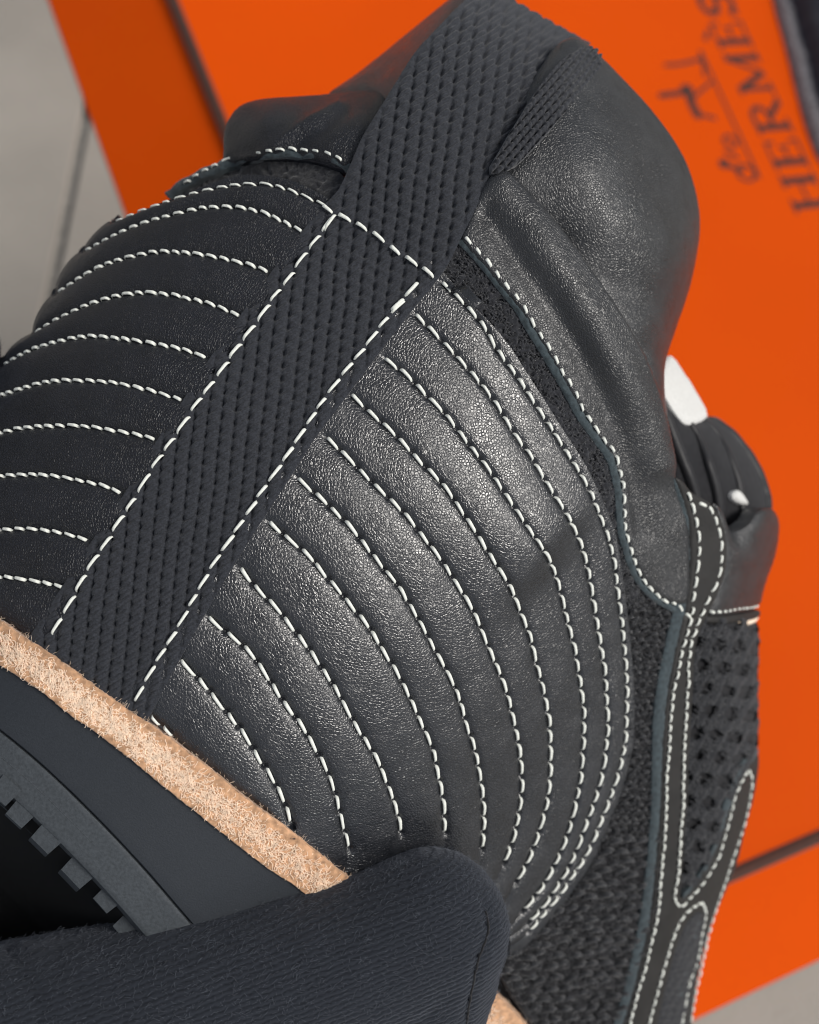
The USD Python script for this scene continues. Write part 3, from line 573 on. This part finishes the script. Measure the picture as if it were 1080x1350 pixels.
S1u = [(906,650),(912,664),(919,694),(922,722),(920,747),(917,772),(913,797)]
S2u = [(921,664),(932,667),(945,690),(951,719),(950,744),(945,767),(937,783),(929,800)]
S1 = [(914,800),(910,818),(905,839),(899,857),(896,874),(892,893),(888,911),(884,949),(882,984),(881,1000),(879,1018),(878,1054),(876,1103),(872,1148),(867,1205),(860,1237),(850,1278),(840,1311),(831,1347),(825,1370)]
S2 = [(929,802),(922,817),(918,829),(911,847),(909,863),(907,880),(908,896),(906,914),(904,950),(902,984),(901,1018),(901,1054),(897,1099),(895,1144),(889,1184),(897,1195),(911,1182),(925,1166),(937,1148),(948,1127),(956,1099),(964,1070),(968,1052),(976,1033),(986,1014)]
S2b = [(987,1016),(991,1030),(988,1054),(982,1083),(974,1107),(966,1131),(958,1156),(949,1182),(940,1210),(931,1245),(924,1280),(916,1315),(910,1350)]
S3 = [(925,1190),(905,1203),(895,1217),(886,1240),(880,1260),(874,1280),(866,1311),(858,1339),(852,1365)]
S3b = [(925,1190),(930,1205),(925,1229),(920,1262),(909,1295),(901,1335),(896,1365)]
vs = lambda x, y: vz(x, y) + 1.4
for s in (S1u, S2u):
    thread(shoe, s, pitch=3.9, r=.46, zf=vs, fill=.86, lift=.3)
for s in (S1, S2, S2b, S3, S3b):
    thread(shoe, s, pitch=2.9, r=.40, zf=vs, fill=.86, lift=.3)
strap = [(888,628),(900,634),(912,650),(922,655),(938,664),(953,692),(957,722),(955,750),(948,775),(938,800),(928,820),(918,845),(915,870),(914,900),(911,950),(908,1000),(907,1055),(903,1100),(901,1140),(896,1180),(899,1186),(908,1176),(922,1158),(934,1140),(944,1118),(952,1092),(960,1066),(966,1046),(976,1020),(1000,990),(1001,1010),(994,1052),(982,1093),(972,1140),(952,1185),(938,1218),(926,1260),(918,1300),(911,1360),(905,1400),(886,1400),(896,1345),(906,1295),(915,1258),(920,1230),(924,1208),(920,1200),(908,1212),(899,1228),(892,1248),(886,1268),(878,1300),(870,1335),(860,1380),(806,1400),(822,1350),(836,1305),(848,1255),(858,1210),(864,1150),(869,1090),(872,1030),(873,985),(876,945),(882,905),(890,860),(897,830),(903,805),(906,780),(909,745),(909,700),(902,665)]
def strap_d(x, y, d): return .1 * nse(x, y, 20) + .35 * np.clip((x - 905) / 25, 0, 1) * np.clip((800 - y) / 40, 0, 1)
part(shoe, "eyestay_strap", pillow(strap, vz, off=.5, bulge=.55, w=5, sp=2.2, thick=1.7, disp=strap_d, it=1, pit=True), strap_m)
band = [(884,624),(897,645),(906,672),(911,705),(911,745),(908,780),(903,810),(896,838),(889,868),(882,905),(877,950),(874,1000),(872,1050),(868,1105),(863,1160),(856,1215),(846,1262),(834,1310),(820,1356),(812,1390)]
part(shoe, "cut_edge", pillow(offset_line(band, [-4, -10, -16, -16, -15, -16, -14, -12, -12, -13, -13, -12, -11]), vz, off=.1, bulge=.5, w=7, sp=2.4, thick=1.6, disp=rough_edge(.3), it=1), edge_m)
part(shoe, "cut_edge", pillow([(899,1182),(915,1164),(930,1142),(942,1112),(950,1080),(958,1050),(970,1018),(985,995),(1001,984),(1000,996),(978,1022),(968,1048),(960,1075),(952,1103),(943,1126),(932,1146),(919,1164),(902,1186)], vz, off=.2, bulge=.4, w=5, sp=2.4, thick=1.4, disp=rough_edge(.3), it=1), edge_m)
part(shoe, "cut_edge", pillow([(918,1202),(924,1212),(920,1232),(912,1262),(902,1300),(890,1345),(882,1345),(894,1295),(904,1255),(908,1225)], vz, off=.0, bulge=.4, w=5, sp=2.4, thick=1.4, disp=rough_edge(.3), it=1), edge_m)
# front collar leather right of the strap, with the seam above the mesh
gz = lambda x, y: vz(x, y) - 1.0
front = [(938,660),(952,672),(962,700),(975,705),(990,690),(1000,672),(1018,668),(1027,685),(1026,710),(1018,745),(1006,775),(1002,800),(985,806),(950,812),(928,812),(938,785),(946,755),(948,720),(942,690)]
Bs = [(936,806),(952,806),(963,804),(974,802),(985,801),(999,799)]
thread(shoe, Bs, pitch=2.7, r=.42, zf=lambda x, y: gz(x, y) + 1.1, fill=.84)
part(shoe, "tongue_flap", pillow(front, gz, off=0, bulge=1.2, w=12, sp=2.6, thick=4, disp=lambda x, y, d: .6 * nse(x, y, 25) - 1.6 * np.exp(-((x - 972) / 12) ** 2 - ((y - 705) / 14) ** 2), pit=True), collar_m)
part(shoe, "cut_edge", pillow([(926,812),(950,812),(985,808),(1002,802),(1003,814),(985,820),(950,823),(926,822)], gz, off=-.3, bulge=.6, w=5, sp=2.2, thick=2, disp=rough_edge(.3), it=1), strap_m)
part(shoe, "cut_edge", pillow([(972,818),(990,816),(1001,812),(1000,818),(988,824),(976,824)], gz, off=.1, bulge=.4, w=3, sp=2, thick=1, disp=rough_edge(.3), it=1), weltfib_m, label="frayed tan edge below the tongue seam")
tz = rbf([(865,490,-44),(905,560,-46),(880,470,-56),(935,545,-60),(970,575,-66),(1000,610,-70),(1018,660,-72),(885,600,-40),(910,650,-44),(950,690,-52),(990,690,-58),(940,610,-48),(975,640,-56)])
part(shoe, "tongue_lining", pillow([(862,495),(874,476),(883,466),(895,480),(915,512),(936,548),(925,556),(905,562),(890,545),(872,515)], tz, off=2.0, bulge=1, w=12, sp=2.6, thick=3, disp=lambda x, y, d: .3 * nse(x, y, 20)), white_m, label="white strip of lining above the dark tongue folds")
part(shoe, "tongue", pillow([(868,505),(882,520),(896,545),(906,560),(920,552),(938,547),(958,560),(978,582),(998,614),(1010,642),(1016,672),(1006,698),(985,710),(960,706),(940,680),(905,660),(882,630),(874,560)], tz, off=-3, bulge=2, w=16, sp=3, thick=8, disp=lambda x, y, d: .5 * nse(x, y, 25)), lining_m)
def roll_tube(p, rad, zf, off, flat=.8):
    """a rolled fold of cloth along a row of points"""
    c = spl(p, 60); P, n = surf(c[:, 0], c[:, 1], off, zf); rr = np.interp(np.linspace(0, 1, 60), np.linspace(0, 1, len(rad)), rad) / F * D0
    rr = rr * (1 + .22 * nse(c[:, 0], c[:, 1], 17, 2, int(c[0, 0])))
    T = np.gradient(P, axis=0); T /= np.linalg.norm(T, axis=1, keepdims=True); B = np.cross(T, n); B /= np.linalg.norm(B, axis=1, keepdims=True)
    an = np.linspace(0, 2 * np.pi, 28, endpoint=False); wr = 1 + .1 * nse(c[:, :1] * 1.0 + 30 * np.cos(an), c[:, 1:] + 30 * np.sin(an), 18, 2)
    V = P[:, None] + ((B[:, None] * np.cos(an)[None, :, None] + n[:, None] * (flat * np.sin(an))[None, :, None]) * (rr[:, None] * wr)[..., None])
    idx = np.arange(60 * 28).reshape(60, 28); j2 = np.roll(idx, -1, 1); f = tris(np.stack([idx[:-1], idx[1:], j2[1:], j2[:-1]], -1).reshape(-1, 4))
    a = np.vstack([V.reshape(-1, 3), P[:1], P[-1:]]); k = 60 * 28; f = np.vstack([f] + [[[k, idx[0][q], j2[0][q]] for q in range(28)]] + [[[k + 1, j2[-1][q], idx[-1][q]] for q in range(28)]])
    m_ = trimesh.Trimesh(a, f, process=False)
    return (a, f if m_.volume > 0 else f[:, ::-1])
for p, rad, off in (([(868,512),(878,545),(892,585),(908,625),(922,668)], [6, 10, 11, 10, 8], .5),
                    ([(908,556),(920,575),(933,608),(944,645),(952,700)], [7, 9, 9, 9, 8], .8),
                    ([(926,552),(945,572),(962,605),(974,640),(980,690)], [6, 9, 10, 9, 8], .6),
                    ([(936,552),(958,566),(980,592),(999,625),(1009,655),(1012,690)], [5, 10, 13, 14, 13, 10], -.2)):
    part(shoe, "tongue_fold", roll_tube(p, rad, tz, off), satin_m)
part(shoe, "tab_end", pillow([(964,652),(972,644),(981,654),(988,666),(979,665),(967,660)], tz, off=2.6, bulge=.8, w=5, sp=1.8, thick=1.2), metal_m, label="small white tab end between the tongue folds")

# ---- sole
WU = [(-130,755),(-80,775),(-40,792),(0,818),(22,834),(55,855),(89,878),(133,911),(167,935),(225,975),(280,1017),(335,1061),(390,1101),(440,1142),(500,1190),(550,1230),(600,1270),(645,1304),(670,1328),(695,1356),(730,1400)]
WL = [(-170,815),(-110,835),(-50,862),(0,886),(22,899),(50,918),(87,948),(122,972),(150,993),(200,1034),(250,1074),(300,1114),(350,1152),(384,1174),(440,1225),(490,1268),(540,1308),(580,1342),(605,1365),(630,1392),(665,1436)]
SLn = even([(-215,830),(-150,862),(-80,903),(-30,938),(0,960),(30,984),(67,1016),(100,1048),(135,1083),(165,1114),(200,1153),(235,1194),(262,1226),(310,1282),(360,1332),(410,1378),(450,1414),(500,1458),(535,1492)], 30)
WL = [tuple(np.array(p) + np.array([5.0, -6.5])) for p in WL]
BL = [(p[0] - 40, p[1] + 43) for p in SLn]
def ribbon(lines, n=260, sub=10, thick=3.0, disp=None):
    """lines: (polyline, dz) in turn"""
    g = np.stack([np.c_[spl(l, n), np.full(n, dz)] for l, dz in lines]); k = len(lines)
    t = np.linspace(0, k - 1, (k - 1) * sub + 1); G = np.stack([np.interp(t, np.arange(k), g[:, i, j]) for i in range(n) for j in range(3)], -1).reshape(len(t), n, 3)
    ref = spl(lines[0][0], n)                        # the sole's outline follows the upper's
    wu = spl(WU, 900); z0 = np.stack([zb(*wu[np.argmin(((wu - 0) @ np.array([.8, .6]))[None] * 0 + np.abs((wu @ np.array([.8, .6]))[None] - (G[k_, :, :2] @ np.array([.8, .6]))[:, None]), axis=1)].T) for k_ in range(len(t))])
    z = z0 + G[..., 2]; P = up(G[..., 0], G[..., 1], z); nn = grid_normals(P)
    if disp is not None: P = P + nn * (disp(G[..., 0], G[..., 1], (t / (k - 1))[:, None]) * 1e-3)[..., None]
    return finish(P, nn, thick), P, nn
shift = lambda l, dx, dy: [(x + dx, y + dy) for x, y in l]
wm, WP, WN = ribbon([(shift(WU, 3, -4), -3.0), (shift(WU, 1, -1), 1.0), (WU, 1.7), (WL, 1.7), (shift(WL, 0, 1), .4)], 420, 14, 4.0, lambda x, y, t: .5 * nse(x, y, 4, 2) + .35 * nse(x, y, 12))
part(shoe, "welt", wm, welt_m)
# loose suede fibres on the welt
nf = 7000; ii = np.clip(np.round(rng.normal(35.6, 2.6, nf)).astype(int), 31, 40); jj = rng.integers(2, WP.shape[1] - 2, nf); base = WP[ii, jj]; nrm = WN[ii, jj]
ang = rng.random(nf) * 2 * np.pi; d1 = np.stack([np.cos(ang), np.sin(ang), 0 * ang], -1); strands = [base]
for k in range(4):
    ang = ang + rng.normal(0, .9, nf); d1 = np.stack([np.cos(ang), np.sin(ang), 0 * ang], -1)
    strands.append(strands[-1] + d1 * .00045); 
strands = np.stack(strands, 1) + nrm[:, None] * (np.array([-.05, .06, .1, .07, -.03]) * 1e-3)[None, :, None]
curves(shoe, "welt_fibre", strands, .00013, weltfib_m, kind="stuff")
nf = 350; jj = rng.integers(2, WP.shape[1] - 2, nf); base = WP[rng.integers(8, 22, nf), jj]
dd = np.stack([rng.normal(.45, .5, nf), rng.normal(.6, .4, nf), rng.normal(.3, .3, nf)], -1); dd /= np.linalg.norm(dd, axis=1, keepdims=True)
curves(shoe, "welt_fibre", np.stack([base, base + dd * .0005, base + dd * .0010 + rng.normal(0, .00025, (nf, 3))], 1), .00005, weltfib_m, kind="stuff")
part(shoe, "sidewall", ribbon([(shift(WL, 3, -4), .3), (SLn, .6), (shift(SLn, -2, 2), -1.2)], 260, 8, 4.0, lambda x, y, t: .15 * nse(x, y, 25))[0], rubber_m)
part(shoe, "outsole", ribbon([(SLn, -2.0), (shift(SLn, -3, 3), .4), (BL, .2), (shift(BL, -3, 3), -3)], 260, 8, 4.0)[0], rubber2_m)
part(shoe, "tread", ribbon([(shift(BL, 4, -4), -1.5), (shift(BL, -2, 2), -3.6), (shift(BL, -60, 80), -40), (shift(BL, -150, 190), -62)], 260, 8, 4.0)[0], tread_m)
# lugs under the outsole's rim
bl = spl(BL, 400); tt = np.gradient(bl, axis=0); tt /= np.linalg.norm(tt, axis=1, keepdims=True)
ref = spl(WU, 400); zr = zb(ref[:, 0], ref[:, 1])
def lug(px, wpx, dep, z0, zdep, out):
    k = int(np.argmin(np.abs(bl[:, 0] - px))); c = bl[k]; t = tt[k]; o = np.array([-t[1], t[0]]); o = o if o[0] < 0 else -o; z = zr[k]
    pts = []
    for s, a in ((-1, -14), (1, -14), (1, dep), (-1, dep)):
        q = c + t * s * wpx / 2 * (1 if a < 0 else .86) + o * a
        for zz_ in (z + z0, z + z0 - zdep): pts.append(up(q[0] + (out if zz_ < z + z0 - 1 else 0) * o[0], q[1] + (out if zz_ < z + z0 - 1 else 0) * o[1], zz_))
    return manifold3d.Manifold.hull_points(np.array(pts))
for x, w, dp in ((-95, 34, 14), (-50, 30, 13), (-8, 36, 15), (34, 24, 9), (60, 26, 15), (94, 26, 15), (136, 30, 15), (172, 26, 10), (204, 30, 15), (246, 30, 14)):
    part(shoe, "lug", lug(x - 26, w + rng.uniform(4, 16), dp + rng.uniform(6, 16), rng.uniform(-.6, .9), 8, rng.uniform(-2, 7)), rubber2_m, 20)
for r in range(1, 4):                                       # rows of tread further under the sole
    x = -150. + 9 * r
    while x < 260:
        part(shoe, "lug", lug(x - 14 * r, 30, 6 + 13 * r, -9. * r, 6, 2), rubber2_m, 20); x += 42

# ================================================================== THE GLOVED HAND
hand = thing("gloved_hand", "hand in a black knitted cotton glove gripping the sneaker's sole, thumb across the bottom", "person", HELD)
def sph(x, y, z, rpx):
    d = D0 - z * 1e-3; p = up(x, y, z); return manifold3d.Manifold.sphere(rpx / F * d, 36).translate([float(v) for v in p])
def chain(*s):
    b = [sph(*q) for q in s]; return [manifold3d.Manifold.batch_hull([a, c]) for a, c in zip(b, b[1:])]
parts_ = chain((566,1226,-26,106), (440,1285,-22,120), (250,1338,-18,136), (40,1392,-16,150), (-160,1450,-22,165))       # thumb
parts_ += chain((564,1226,-26,104), (556,1275,-27,102), (545,1320,-27,97), (440,1360,-24,130), (250,1420,-20,150), (40,1450,-18,160))
parts_ += chain((-160,1450,-22,165), (-330,1180,-52,150), (-380,900,-62,130))                                             # palm edge
parts_ += chain((-160,1450,-22,165), (-200,1600,-60,190), (-330,1180,-52,150)) + chain((60,1330,-78,150), (-200,1150,-85,190), (-330,1180,-52,150))
for k, (dz, dx, tip) in enumerate(((0, 0, (-66, 462)), (-18, 5, (-30, 560)), (-36, 12, (-20, 650)), (-52, 22, (-10, 740)))):
    tip = (tip[0], tip[1]); parts_ += chain((-370 + dx, 930 + 40 * k, -55 + dz, 88), (-330 + dx, 700 + 50 * k, -52 + dz, 80), (-200 + dx, 540 + 50 * k, -48 + dz, 73), (tip[0], tip[1], -50 + dz, 64 - 3 * k))
body = manifold3d.Manifold.batch_boolean(parts_, manifold3d.OpType.Add).refine_to_length(.0022).to_mesh()
hm = trimesh.Trimesh(body.vert_properties[:, :3], body.tri_verts, process=True)
trimesh.smoothing.filter_taubin(hm, iterations=30)
v = np.array(hm.vertices); n = np.array(hm.vertex_normals)
sm = [[(-40,1160),(-10,1215),(18,1258),(34,1288),(46,1312),(56,1340),(66,1375)], [(640,1195),(645,1225),(636,1250),(626,1285),(620,1320),(617,1360),(614,1400)]]
pixy = np.stack([540 + F * v[:, 0] / (D0 - v[:, 2]), 675 - F * v[:, 1] / (D0 - v[:, 2])], -1)
dsm = np.full(len(v), 99.)
for s in sm:
    d = shapely.distance(LineString(s), shapely.points(pixy[:, 0], pixy[:, 1])); dsm = np.minimum(dsm, np.where(n[:, 2] > 0, d, 99))
v = v + n * (.0012 * (meshkit.fbm(v * 70, 3) - .5) + .0009 * (meshkit.fbm(v * np.array([60, 200, 120]), 3, 4) - .5) - .0009 * np.exp(-(dsm / 5) ** 2))[:, None]
glove = part(hand, "glove", (v, np.array(hm.faces)), glove_m)
# the seams' sunk threads, and fuzz
hm2 = trimesh.Trimesh(v, hm.faces, process=False); n2 = np.array(hm2.vertex_normals); tree = cKDTree(pixy[n[:, 2] > .1]); vid = np.where(n[:, 2] > .1)[0]
for s in sm:
    c = spl(s, 60); P = v[vid[tree.query(c)[1]]] + n2[vid[tree.query(c)[1]]] * .0005
    P = np.stack([np.convolve(np.pad(P[:, j], 4, mode="edge"), np.ones(9) / 9, "valid") for j in range(3)], 1)
    curves(glove, "seam_thread", P[None], .0005, lining_m)
pts, fid = trimesh.sample.sample_surface(hm2, 140000, seed=5); fn = hm2.face_normals[fid]
pp = np.stack([540 + F * pts[:, 0] / (D0 - pts[:, 2]), 675 - F * pts[:, 1] / (D0 - pts[:, 2])], -1)
ok = (fn[:, 2] > -.25) & (pp[:, 0] > -60) & (pp[:, 0] < 760) & (pp[:, 1] > 300) & (pp[:, 1] < 1420); pts, fn = pts[ok], fn[ok]; m = len(pts)
tg = rng.normal(0, 1, (m, 3)) + np.array([1.2, .4, 0]); tg -= fn * (tg * fn).sum(1, keepdims=True); tg /= np.linalg.norm(tg, axis=1, keepdims=True)
ll = rng.uniform(.0004, .0013, (m, 1)); k1 = rng.normal(0, .0002, (m, 3))
curves(glove, "fuzz", np.stack([pts - fn * .0001, pts + fn * ll * .22 + tg * ll * .5 + k1, pts + fn * ll * .22 + tg * ll + k1 * 2], 1), .000045, hair_m, kind="stuff")

# ================================================================== dark cloth on the lid, top right
q = [lid_at(*p)[:2] for p in ((1012,-60),(1018,0),(1036,62),(1052,130),(1066,180),(1084,225),(1150,260),(1300,200),(1300,-150),(1010,-150))]
cp = Polygon(smooth_poly(q, 2)); ring = cp.exterior
def heap(pl, hmax, w, sp, z0, sd):
    r_ = pl.exterior; nb = int(r_.length / sp); bp = np.array([r_.interpolate(i / nb, normalized=True).coords[0] for i in range(nb)]); bp = bp if r_.is_ccw else bp[::-1]
    x0, y0, x1, y1 = pl.bounds; gx, gy = np.meshgrid(np.arange(x0, x1, sp), np.arange(y0, y1, sp)); g = np.stack([gx.ravel(), gy.ravel()], 1)
    g = g[shapely.contains_xy(pl.buffer(-.5 * sp), g[:, 0], g[:, 1])]; V = np.vstack([bp, g]); T = Delaunay(V).simplices; c = V[T].mean(1); T = T[shapely.contains_xy(pl, c[:, 0], c[:, 1])]
    d = np.r_[np.zeros(nb), shapely.distance(r_, shapely.points(g))]; k = 1 - np.clip(d / w, 0, 1)
    z = z0 + hmax * np.sqrt(1 - k * k) + np.clip(d / .006, 0, 1) * .006 * (meshkit.fbm(np.c_[V * 60, V[:, :1] * 0], 3, sd) - .5)
    i = np.arange(nb); j = (i + 1) % nb; rim = np.vstack([np.c_[bp, z[:nb]], np.c_[bp, np.full(nb, z0 - .001)]]); e1, e2 = V[T[:, 1]] - V[T[:, 0]], V[T[:, 2]] - V[T[:, 0]]
    T = np.where((e1[:, 0] * e2[:, 1] - e1[:, 1] * e2[:, 0] < 0)[:, None], T[:, ::-1], T)
    return join([(np.c_[V, z], T), (rim, tris(np.stack([i, j, j + nb, i + nb], -1)[:, ::-1])), (np.c_[V, np.full(len(V), z0 - .001)], T[:, ::-1])])
navy = thing("navy_cloth", "dark navy cloth with a pale woven edge, lying on the orange box beside the lettering", "cloth")
part(navy, "cloth_body", heap(cp.buffer(-.006), .018, .02, .003, LID_H + .0022, 3), cloth_m)
part(navy, "woven_edge", heap(cp, .004, .004, .0016, LID_H + .0012, 6), clothedge_m)
